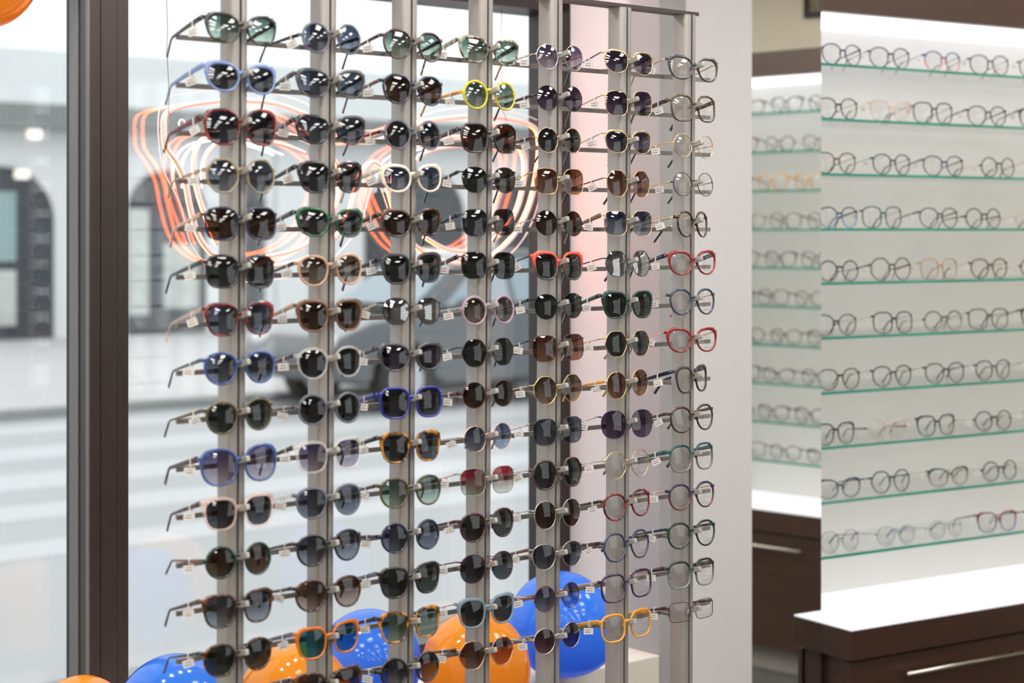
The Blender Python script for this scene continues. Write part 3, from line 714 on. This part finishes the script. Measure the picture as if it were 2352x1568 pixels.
# picture frames above the reflected unit
for i, (t_, lb) in enumerate(((.128, 'small dark framed picture above the mirrored display unit, nearer the camera'), (-.304, 'small dark framed picture above the mirrored display unit, nearer the shelves'))):
    q = R2 + dT*t_ - nT*.325; root = thing('framed_picture', V(q.x, q.y, 2.72), lb, 'picture')
    mb = MB(); z0 = 2.68
    for a0, a1, z_0, z_1 in ((0, .16, 0, .02), (0, .16, .2, .22), (0, .02, 0, .22), (.14, .16, 0, .22)): mb.box(V(q.x, q.y, z0+z_0)+dT*a0+nT*.002, dT*(a1-a0), nT*.018, V(0, 0, z_1-z_0))
    mb.build('picture_frame', gask, root, root.location)
    mb = MB(); mb.box(V(q.x, q.y, z0+.015)+dT*.015+nT*.003, dT*.13, nT*.008, V(0, 0, .19)); mb.build('print', pri('faded print', (.25, .2, .12), .7, noise=(30, .6)), root, root.location)

# ------------------------------------------------------------------ ceiling lights
lamp = emis('lit ceiling panel', (1, .96, .90), 11.5); lfr = pri('white lamp frame', (.7, .7, .7), .4)
i = 0
for a in range(-2, 7):
    for b_ in range(0, 7):
        q = V(.9, 3.6) + nR*(b_*1.0-.1) + dR*(a-2.2)*1.05
        if q.x < xl+.5 or q.y < SN.y+.5 or (q-SB).dot(nT) < .45 or (q-C0).dot(nW) < .5 or (q-M0).dot(nS) < .6: continue
        root = thing('ceiling_light', V(q.x, q.y, CH), 'square white ceiling light panel reflected in the lenses', 'ceiling light', 'square ceiling lights above the shop')
        mb = MB(); mb.cbox(V(q.x, q.y, CH-.006), dR*.44, nR*.44, V(0, 0, .008)); mb.build('diffuser', lamp, root, root.location)
        mb = MB()
        for s_ in (-1, 1):
            mb.cbox(V(q.x, q.y, CH-.008)+dR*.23*s_, dR*.02, nR*.48, V(0, 0, .014)); mb.cbox(V(q.x, q.y, CH-.008)+nR*.23*s_, dR*.44, nR*.02, V(0, 0, .014))
        mb.build('lamp_frame', lfr, root, root.location)

fill_spot = emis('added niche spotlight glow', (1, .93, .93), 95)  # spotlights added out of view to brighten the niche reveal and ledge
for k_, sc_ in enumerate((.62, 1.15, 1.7, 2.3)):
    q = C0 - dW*sc_ - nW*.06; root = thing('added_spotlight', V(q.x, q.y, CH), 'added unseen round spotlight over the shop window ledge', 'spotlight', 'added spotlights over the window ledge')
    mb = MB(); mb.tube([V(q.x, q.y, CH-.03), V(q.x, q.y, CH-.005)], .075, 20); mb.build('bulb', fill_spot, root, root.location)
    mb = MB(); mb.tube([V(q.x, q.y, CH-.022)+V(cos(t_)*.086, sin(t_)*.086, 0) for t_ in [2*pi*i_/24 for i_ in range(24)]], .012, 8, True); mb.build('lamp_ring', steel, root, root.location)

# ------------------------------------------------------------------ rack
alu = pri('satin aluminium', (.40, .375, .355), .42, .55, noise=(3, .06, (1, 1, .3)), bump=0)
alud = pri('dark slot', (.05, .045, .045), .6); bar_m = pri('grey steel bar', (.24, .22, .21), .45, .4); topm = pri('dark plastic cap', (.05, .035, .035), .5)
clipm = clearp('clear grey plastic clip', (.40, .385, .35), .85, .3)
RP = V((550-CX)/F*2.945, 2.945)           # front face of the leftmost post at its slot
SLOT = [550, 756, 943, 1118.5, 1279.5, 1438.5, 1587]
PS = [along(x, RP, dR) for x in SLOT]
LEAN = .0068
def zrow(r): return H + .3372 - .0791*r
def post_at(i, z): q = RP + dR*(PS[i] + LEAN*(z-H)); return V(q.x, q.y, z)
rack = thing('display_rack', V(RP.x, RP.y, 0), 'aluminium rack of seven upright posts with rows of thin bars for sunglasses', 'display rack')
ztop = pt(1597, 30.3, RP, dR).z
def post_section():
    # closed profile: x along dR, y depth backwards; slot in the middle of the front
    pts = []; hw, dpth = .0172, .040
    def arc(cx_, cy_, r, a0, a1, k=5): return [(cx_+r*cos(radians(a0+(a1-a0)*i/k)), cy_+r*sin(radians(a0+(a1-a0)*i/k))) for i in range(k+1)]
    pts += [(-.0022, .010), (-.0022, 0)]
    pts += arc(-hw+.010, .010, .010, 270, 180, 6)
    pts += arc(-hw+.006, dpth-.006, .006, 180, 90, 4)
    pts += arc(hw-.006, dpth-.006, .006, 90, 0, 4)
    pts += arc(hw-.010, .010, .010, 0, -90, 6)
    pts += [(.0022, 0), (.0022, .010)]
    return pts
sec = post_section(); names = ['leftmost', 'second', 'third', 'fourth', 'fifth', 'sixth', 'rightmost']
clip_me = None
for i in range(7):
    mb = MB(); vs = []; n_ = len(sec)
    for z in (.05, ztop-.004):
        q = post_at(i, z); vs += [q + dR*x - nR*y for x, y in sec]
    fs = [(k, n_+k, n_+(k+1) % n_, (k+1) % n_) for k in range(n_)]
    fs += [tuple(range(n_)), tuple(range(n_, 2*n_))[::-1]]
    mb.add(vs, fs); base = post_at(i, .05); p = mb.build('post', alu, rack, base, False)
    p.data.polygons.foreach_set('use_smooth', [True]*n_ + [False, False])
    try: p.data.set_sharp_from_angle(angle=radians(35))
    except Exception: pass
    mb = MB(); vs = []
    mb.box(post_at(i, .05)-nR*.0085-dR*.0022, dR*.0044, -nR*.001, post_at(i, ztop-.004)-post_at(i, .05)); o = mb.build('slot_channel', alud, p, base); o.location = (0, 0, 0)
    for r in range(15):
        c = post_at(i, zrow(r))
        if clip_me is None:
            ax = V(0, -cos(radians(13)), sin(radians(13))); up = V(0, sin(radians(13)), cos(radians(13))); mb = MB(); st = V(0, .004, -.0075)
            vs = []
            for t_, hw_, h0, h1 in ((0, .0022, -.003, .003), (.008, .003, -.0035, .0035), (.014, .0038, -.004, .0040), (.017, .0038, -.004, .0028), (.022, .0040, -.004, .0062), (.034, .0040, -.0038, .0062), (.037, .0032, -.003, .005)):
                for (x_, h_) in ((-1, h0), (1, h0), (1, h1), (-1, h1)): vs.append(st + ax*t_ + V(x_*hw_, 0, 0) + up*h_)
            fs = [(a*4+k, a*4+(k+1) % 4, (a+1)*4+(k+1) % 4, (a+1)*4+k) for a in range(6) for k in range(4)] + [(3, 2, 1, 0), (24, 25, 26, 27)]
            mb.add(vs, [f[::-1] for f in fs]); o = mb.build('clip', clipm, p, (0, 0, 0), world=False); clip_me = o.data; bevel(o, .0012, 2)
        else:
            o = bpy.data.objects.new('clip', clip_me); COL.objects.link(o); o.parent = p; bevel(o, .0012, 2)
        o.location = c - base; o.rotation_euler.z = radians(41.25)
sL, sR = along(408, RP-nR*.08, dR), along(1632, RP-nR*.08, dR)
for r in range(15):
    mb = MB(); z = zrow(r)-.0165-.0006*r; q = RP - nR*.080 + dR*sL; mb.box(V(q.x, q.y, z-.0042), dR*(sR-sL), -nR*.006, V(0, 0, .0084)); mb.build('bar', bar_m, rack, (q.x, q.y, z))
for i in range(7):
    for r in (0, 4, 8, 12, 14):
        q = post_at(i, zrow(r)-.0165-.0006*r) - nR*.038 - dR*.003 - V(0, 0, .003); mb = MB(); mb.box(q, dR*.006, -nR*.043, V(0, 0, .006)); mb.build('bar_bracket', bar_m, rack, q)
q = RP + dR*(sL); qe = RP+dR*(PS[6]+.026+LEAN*.4)
mb = MB(); mb.box(V(q.x, q.y, ztop-.004)-nR*.004, V(qe.x-q.x, qe.y-q.y, 0), -nR*.034, V(0, 0, .007)); mb.build('top_rail', topm, rack, (q.x, q.y, ztop))
mb = MB(); mb.box(V(q.x, q.y, .0)+nR*.05, V(qe.x-q.x, qe.y-q.y, 0), -nR*.2, V(0, 0, .05)); mb.build('base_rail', topm, rack, (q.x, q.y, 0))

# the sunglasses on it: column strings, one entry a row: frame shape lens temple [options]
COLS = [
 "black cat gng tort|pale cat gry pale|redt over gry redt|sand oct grg sand|navy sq brn beige|black sq g15 green|redt wayf bgy pclr|blue panto bgy grey|olive panto g15 olive|blue over prg wine|pclr wayf gry tort|green round brn brown|tort wayf grg dbrn|tort panto g15 navy",
 "gclr round bgy black|grey cat bgy grey|black cat bgy wine|black wayf gry black|emer cat gry dbrn|beige panto brg wine|brown wayf brn beige|clr panto gry tort|gclr round g15 dbrn|clr wayf prg olive|gclr panto bgy clr|black panto grg dbrn|tort panto brg tort|orange wayf tea gclr|tort wayf brg navy",
 "wine panto gng wine|navy panto brn brown|gclr round gry wine|cream cat blg cream|tort cat brn tort|matte wayf g15 black|bm panto mir gold|grey cat pur grey|cobalt sq gry cobalt|amb wayf gry tort|olive panto gng wine|navy round bgy navy|black wayf g15 gclr|amb wayf gng navy|black round grg black",
 "teort cat gng teort|yel round gng ochre|black sq brn wine|bm panto g15 black|gun sq gry navy|olm sq g15 black|lil round brg silv|olm hex g15 bm|brm round brn wine|rose round blg silv|grm sq red rose|wine panto g15 wine|winm avia gry winm|bclr wayf gry rose|rose hex rbr tort",
 "silv round prg rose|bm round pur wine|rose round g15 tort|gold sq rbr gold|bm round brn silv|coral wayf g15 gun|bm panto g15 black|brm sq rbr bm|gold oct brg gold|gun sq bgy rose|dbrn hex gry silv|silv oval brn silv|silv panto bgy brown|winm round blg rose|silv round wne silv",
 "gold cat pur winm b|gold sq pur gold|gold cat pur silv b|gold oct rbr winm|gold sq blg brown|gun hex mir winm|green wayf g15 green|gold hex gry rose|gold oval rbr ochre|plm over pur silv|gold oct clr silv|redt panto clr tort|slate hex clr wine|purp sq clr rose|ochre sq clr ochre",
 "grey cat clr rose|olive sq clr tort|gold round clr gold|gun round clr gold|tort panto clr gold y|red cat clr navy|slate panto clr rose|red cat clr rose|matte wayf clr navy y|dbrn panto clr dbrn|tgr sq clr teal|pub panto clr rose|green panto clr navy|ggr sq clr wine|brm rect clr wine",
]
ordn = ['top', 'second', 'third', 'fourth', 'fifth', 'sixth', 'seventh', 'eighth', 'ninth', 'tenth', 'eleventh', 'twelfth', 'thirteenth', 'fourteenth', 'fifteenth']
for ci, col in enumerate(COLS):
    for r, sp_ in enumerate(col.split('|')):
        f = sp_.split(); fr, sh, ln, tm = f[:4]; opt = f[4] if len(f) > 4 else ''
        rr = random.Random(ci*40+r)
        z = zrow(r); p = post_at(ci, z) + nR*.0125 - dR*.003 + V(0, 0, rr.uniform(-.001, .0005))
        yaw = rr.uniform(-3.5, 3.5)
        if 'y' in opt: yaw = 16
        kind = 'eyeglasses' if ln == 'clr' else 'sunglasses'
        lw = LN[ln][0]
        where = ('%s of the %s post' % ('top', names[ci])) if r == 0 else '%s down the %s post' % (ordn[r], names[ci])
        kw = 'glasses' if ln == 'clr' else 'sunglasses'
        label = '%s %s %s, %s lenses, %s' % (FR[fr][0], SH[sh][6], kw, lw, where)
        label = label[0].lower()+label[1:]
        glasses(kind, fr, sh, ln, tm, p, radians(41.25+yaw), label, 'sunglasses on the seven-post rack' if kind == 'sunglasses' else 'glasses on the seven-post rack', brow='b' in opt, ry=radians(rr.uniform(-1.6, 1.6)), seed=ci*40+r, sw=1.0)

# glasses on the lit shelves: bridge column in the photo, frame, shape, temple
SHG = [
 [(1936, 'slate', 'panto', 'slate'), (2046, 'black', 'panto', 'bm'), (2168, 'blr', 'panto', 'bm'), (2275, 'grey', 'panto', 'gun'), (2384, 'brown', 'panto', 'rose')],
 [(1926, 'black', 'panto', 'gold'), (2048, 'pclr', 'wayf', 'gold'), (2146, 'matte', 'sq', 'gun'), (2270, 'navy', 'panto', 'navy'), (2388, 'black', 'wayf', 'black')],
 [(1922, 'brown', 'panto', 'gun'), (2051, 'slate', 'panto', 'tlm'), (2169, 'slate', 'panto', 'grey'), (2295, 'grey', 'round', 'gold'), (2402, 'brown', 'panto', 'gold')],
 [(1928, 'blk2', 'panto', 'slate'), (2029, 'teal', 'sq', 'tlm'), (2159, 'grey', 'panto', 'green'), (2261, 'black', 'round', 'black'), (2372, 'rose', 'round', 'rose')],
 [(1929, 'black', 'round', 'gun'), (2049, 'tort', 'oct', 'tort'), (2160, 'beige', 'sq', 'rose'), (2275, 'tort', 'panto', 'gold'), (2388, 'grey', 'round', 'gold')],
 [(1921, 'grey', 'panto', 'gold'), (2054, 'navy', 'sq', 'gold'), (2169, 'tgr', 'round', 'gold'), (2273, 'tort', 'sq', 'bm'), (2392, 'black', 'wayf', 'black')],
 [(1930, 'tort', 'panto', 'rose'), (2052, 'green', 'panto', 'gold'), (2173, 'matte', 'panto', 'gun'), (2284, 'slate', 'panto', 'bm'), (2408, 'tort', 'panto', 'bm')],
 [(1920, 'black', 'wayf', 'gold'), (2042, 'pclr', 'round', 'wine'), (2153, 'purp', 'wayf', 'gold'), (2284, 'black', 'round', 'gold'), (2398, 'clr', 'panto', 'gold')],
 [(1930, 'slate', 'cat', 'slate'), (2049, 'green', 'hex', 'green'), (2182, 'tbr', 'cat', 'gold'), (2299, 'green', 'round', 'gold'), (2412, 'brown', 'panto', 'gold')],
 [(1931, 'gun', 'hex', 'bm'), (2060, 'tlm', 'round', 'bmt'), (2175, 'tgm', 'round', 'tlm'), (2293, 'rbl', 'wayf', 'dbrn'), (2402, 'slate', 'panto', 'navy')],
]
OS = M0 - nS*.045
for r, row in enumerate(SHG):
    for k, (px, fr, sh, tm) in enumerate(row):
        g = glass_meshes(fr, sh, 'clr', tm, 1.2, True, False)
        s_ = along(px, OS, dS); q = OS + dS*s_
        rr = random.Random(900+r*10+k)
        where = '%s on the %s lit shelf' % (('leftmost', 'second from left', 'third from left', 'fourth from left', 'rightmost')[k], ordn[r])
        if k == 2 and r == 1: pass
        glasses('eyeglasses', fr, sh, 'clr', tm, V(q.x, q.y, SHELF_Z[r]-g['bottom']+.0006), radians(32.7-4+rr.uniform(-4, 4)),
                '%s %s glasses with clear lenses, %s' % (FR[fr][0], SH[sh][6], where), 'glasses on the lit glass shelves', sw=1.2, shelf=True, seed=900+r*10+k)
# glasses on the unit seen in the mirror: a few kinds copied along its shelves
kinds = [('tort', 'cat', 'tort'), ('grey', 'round', 'bm'), ('olive', 'sq', 'olive'), ('navy', 'wayf', 'gun'), ('wine', 'sq', 'wine'), ('redt', 'wayf', 'black'), ('ochre', 'wayf', 'ochre'), ('black', 'panto', 'black'), ('green', 'round', 'bm'), ('brown', 'panto', 'rose')]
rowk = [(0, 7, 3, 0, 7), (1, 9, 8, 5, 1), (3, 6, 6, 2, 7), (2, 4, 4, 9, 8), (9, 2, 3, 4, 1), (8, 9, 4, 0, 2), (3, 5, 7, 1, 0), (0, 7, 0, 3, 2), (4, 3, 5, 8, 7), (7, 0, 7, 2, 1)]
protos = {}
rotT = atan2(dT.y, dT.x)
OT = R2 - nT*.06
for r in range(10):
    for j in range(4):
        fr, sh, tm = kinds[rowk[r][j]]; rr = random.Random(3000+r*7+j)
        q = OT + dT*(-.16+j*.185+rr.uniform(-.01, .01)+(r % 3)*.03)
        g = glass_meshes(fr, sh, 'clr', tm, 1.2, True, False)
        key = rowk[r][j]; loc = V(q.x, q.y, SHELF_Z[r]-g['bottom']+.0006)
        lab = '%s %s glasses seen only in the mirror, %s on the %s reflected shelf' % (FR[fr][0], SH[sh][6], ('first', 'second', 'third', 'fourth', 'fifth')[j], ordn[r])
        if key not in protos: protos[key] = glasses('eyeglasses', fr, sh, 'clr', tm, loc, rotT, lab, 'glasses on the mirrored display unit', sw=1.2, shelf=True, parts=False, tagged=False)
        else:
            src = protos[key]; c = src.copy(); COL.objects.link(c); c.location = loc; c['label'] = lab
            for ch in src.children:
                k_ = ch.copy(); COL.objects.link(k_); k_.parent = c
                for g2 in ch.children: h_ = g2.copy(); COL.objects.link(h_); h_.parent = k_

# ------------------------------------------------------------------ outside: street, car, buildings
zg = -.10
oW = -nW                                   # outwards
def st(u, v, z): q = G0 + dW*u + oW*v; return V(q.x, q.y, z)
def su(px, v): return along(px, G0+oW*v, dW)
def stz(px, py, v): q = G0 + oW*v; u = along(px, q, dW); y = (q+dW*u).y; return H+(HY-py)/F*y
asph = pri('wet pale asphalt', (.46, .475, .49), .6, noise=(1.2, .06)); pave = pri('concrete pavement', (.56, .555, .56), .7, noise=(2, .08)); nearp = pri('beige pavement', (.50, .44, .41), .7, noise=(2, .1))
curb = pri('kerb stone', (.30, .31, .31), .7); mark = pri('white road paint', (.60, .61, .63), .6)
def strip(name, v0, v1, z0, z1, mat, u0=-25, u1=90):
    mb = MB(); mb.box(st(u0, v0, z0), dW*(u1-u0), oW*(v1-v0), V(0, 0, z1-z0)); return mb.build(name, mat, loc=st(u0, v0, z0))
struct(strip('pavement', .15, 3.0, zg-.2, zg, nearp)); struct(strip('ground_road', 3.0, 13.2, zg-.25, zg-.02, asph)); struct(strip('pavement', 13.2, 60, zg-.2, zg+.06, pave))
struct(strip('kerb', 13.05, 13.3, zg-.1, zg+.075, curb)); struct(strip('kerb', 2.95, 3.1, zg-.1, zg+.01, curb))
cw = 0
for v0, v1, u0, u1 in ((11.9, 12.4, -25, 60), (10.1, 10.9, -3.5, 60), (8.5, 9.3, -4.5, 60), (7.2, 7.8, -4.5, 60), (5.9, 6.4, -5.5, 60), (4.2, 4.35, -12, -3.0)):
    mb = MB(); mb.box(st(u0, v0, zg-.021), dW*(u1-u0), oW*(v1-v0), V(0, 0, .006))
    tag(mb.build('road_marking', mark, loc=st(u0, v0, zg-.021)), ('white line painted along the far kerb', 'widest white crossing stripe, second from the far kerb', 'white crossing stripe, third from the far kerb', 'white crossing stripe, fourth from the far kerb', 'white crossing stripe nearest the shop', 'short thin white line at the lower left of the road')[cw], 'road marking', 'white stripes on the road'); cw += 1
# far building with dark arched openings
vF = 24.4
facm = pri('white render facade', (.80, .81, .82), .8, noise=(.6, .03)); upm = pri('pale grey upper storey', (.83, .85, .855), .8, noise=(.4, .05)); fasm = pri('grey fascia', (.23, .25, .25), .7, noise=(.5, .2)); openm = pri('dim shop opening', (.05, .058, .07), .5, noise=(.8, .5)); tealm = pri('teal shutter', (.30, .43, .44), .6); shopg = pri('pale goods', (.55, .58, .55), .6, noise=(3, .4))
bl = thing('building', st(-6, vF, zg+.06), 'long white building across the street with dark arched openings', 'building')
def fb(name, px0, px1, z0, z1, v0, v1, mat, arch=False, par=None):
    u0, u1 = su(px0, vF), su(px1, vF); mb = MB()
    if arch:
        r = min((u1-u0)/2, .9); n_ = 10; prof = [(u0, z0), (u1, z0)] + [(u1-r+r*cos(a), z1-r+r*sin(a)) for a in [pi/2*i/n_ for i in range(n_+1)]] + [(u0+r+r*cos(a), z1-r+r*sin(a)) for a in [pi/2+pi/2*i/n_ for i in range(n_+1)]]
        m = len(prof); mb.add([st(u, v0, z) for u, z in prof]+[st(u, v1, z) for u, z in prof], [tuple(range(m)), tuple(range(m, 2*m))[::-1]]+[(i, m+i, m+(i+1) % m, (i+1) % m) for i in range(m)])
    else: mb.box(st(u0, v0, z0), dW*(u1-u0), oW*(v1-v0), V(0, 0, z1-z0))
    o = mb.build(name, mat, par or bl, st(u0, v0, z0))
    if par: o.location = st(u0, v0, z0)-bl.location-par.location
    return o
zf0, zf1 = stz(100, 300, vF), stz(100, 243, vF)
zop = stz(100, 385, vF)
fb('facade', -700, 3000, zg, zf0+.1, vF, vF+6, facm)
fb('fascia', -700, 3000, zf0, zf1, vF-.5, vF+.2, fasm)
fb('upper_storey', -700, 2000, zf1, stz(100, 95, vF), vF+1.2, vF+7, upm)
for a, b in ((-260, 120), (292, 470), (560, 606), (838, 1062), (1140, 1330)):
    o = fb('shop_opening', a, b, zg+.06, zop+(.0 if a < 500 else .1), vF-.06, vF+.05, openm, a < 1e9)
fb('shutter', -120, 30, stz(10, 600, vF), stz(10, 440, vF), vF-.12, vF-.05, tealm); fb('shop_display', -200, 30, zg+.3, stz(10, 620, vF), vF-.12, vF-.05, shopg)
fb('shop_display', 290, 335, zg+.4, stz(310, 480, vF), vF-.12, vF-.05, shopg); fb('shop_display', 370, 450, zg+.5, stz(310, 560, vF), vF-.12, vF-.05, shopg)
warm = emis('lit shop lamp', (1, .85, .65), .75)
for (x, y) in ((42, 312), (14, 402)):
    o = fb('shop_lamp', x-14, x+14, stz(x, y+10, vF), stz(x, y-10, vF), vF-.65, vF-.55, warm)
fb('wall_panel', 630, 700, zg+.3, zf0, vF-.1, vF, upm); fb('downpipe', 720, 728, zg, zf0, vF-.12, vF, fasm)
# parked car
car = thing('car', st(su(765, 11.2), 11.2, zg-.02), 'dark grey car parked along the far kerb, nose to the left', 'car')
cu, cv = su(765, 11.2), 11.2
paint = pri('dark grey car paint', (.085, .095, .105), .22, .5, coat=1); cgl = pri('car window glass', (.30, .38, .44), .08, spec=.8); tyre = pri('tyre rubber', (.03, .03, .03), .8); rim = pri('alloy rim', (.55, .56, .58), .3, .8); lampm = pri('headlamp', (.75, .78, .8), .1)
def cp(x, y, z): return st(cu+x, cv+y, zg-.02+z)
def extr(name, prof, y0, y1, mat, inset=0, par=None, bev=.05):
    m = len(prof); mb = MB(); zt_ = max(p[1] for p in prof); zb_ = min(p[1] for p in prof)
    def iy(z, s_): return inset*(z-zb_)/(zt_-zb_)*s_
    mb.add([cp(x, y0+iy(z, 1), z) for x, z in prof]+[cp(x, y1-iy(z, 1), z) for x, z in prof], [tuple(range(m)), tuple(range(m, 2*m))[::-1]]+[(i, m+i, m+(i+1) % m, (i+1) % m) for i in range(m)])
    o = mb.build(name, mat, car, car.location, False)
    if bev: bevel(o, bev, 3)
    return o
def archp(xc, r=.40): return [(xc-r*cos(a), .33+r*sin(a)) for a in [pi*i/8 for i in range(9)]]
body = [(0.02, .35), (.42, .30)] + archp(.92) + [(1.45, .25), (3.1, .25)] + archp(3.62) + [(4.3, .32), (4.62, .42), (4.66, .8), (4.6, 1.08), (3.9, 1.12), (1.45, 1.06), (.55, .95), (.12, .80), (0, .62)]
extr('body', body, 0, 1.82, paint, .06)
extr('cabin', [(1.15, 1.04), (4.45, 1.08), (4.25, 1.42), (3.7, 1.66), (2.3, 1.70), (1.95, 1.62)], .06, 1.76, paint, .2)
for prof in ([(1.50, 1.10), (2.42, 1.12), (2.42, 1.58), (2.08, 1.55)], [(2.50, 1.12), (3.35, 1.13), (3.35, 1.58), (2.50, 1.60)], [(3.43, 1.13), (4.2, 1.15), (4.05, 1.38), (3.7, 1.54), (3.43, 1.57)]):
    mb = MB(); m = len(prof); mb.add([cp(x, .065+.2*(z-1.04)/.66-.012, z) for x, z in prof]+[cp(x, .065+.2*(z-1.04)/.66+.02, z) for x, z in prof], [tuple(range(m)), tuple(range(m, 2*m))[::-1]]+[(i, m+i, m+(i+1) % m, (i+1) % m) for i in range(m)])
    mb.build('side_window', cgl, car, car.location)
mb = MB(); mb.add([cp(1.22, .22, 1.09), cp(1.22, 1.6, 1.09), cp(1.93, 1.5, 1.60), cp(1.93, .32, 1.60), cp(1.18, .22, 1.11), cp(1.18, 1.6, 1.11), cp(1.89, 1.5, 1.62), cp(1.89, .32, 1.62)], [(3, 2, 1, 0), (4, 5, 6, 7), (0, 1, 5, 4), (1, 2, 6, 5), (2, 3, 7, 6), (3, 0, 4, 7)]); mb.build('windscreen', cgl, car, car.location)
for x in (.92, 3.62):
    for y in (-.01, 1.61):
        mb = MB(); mb.tube([cp(x, y, .33), cp(x, y+.22, .33)], .335, 28); o = mb.build('wheel', tyre, car, car.location)
        mb = MB(); mb.tube([cp(x, y-.012, .33), cp(x, y+.03, .33)], .22, 20); h = mb.build('wheel_rim', rim, o, car.location); h.location = (0, 0, 0)
mb = MB(); mb.ball(cp(.14, .25, .74), .14, .2, .09, 12, 8); mb.build('headlamp', lampm, car, car.location, True)
mb = MB(); mb.ball(cp(.14, 1.55, .74), .14, .2, .09, 12, 8); mb.build('headlamp', lampm, car, car.location, True)
mb = MB(); mb.ball(cp(1.62, -.12, 1.12), .1, .09, .07, 10, 6); mb.build('side_mirror', paint, car, car.location, True)
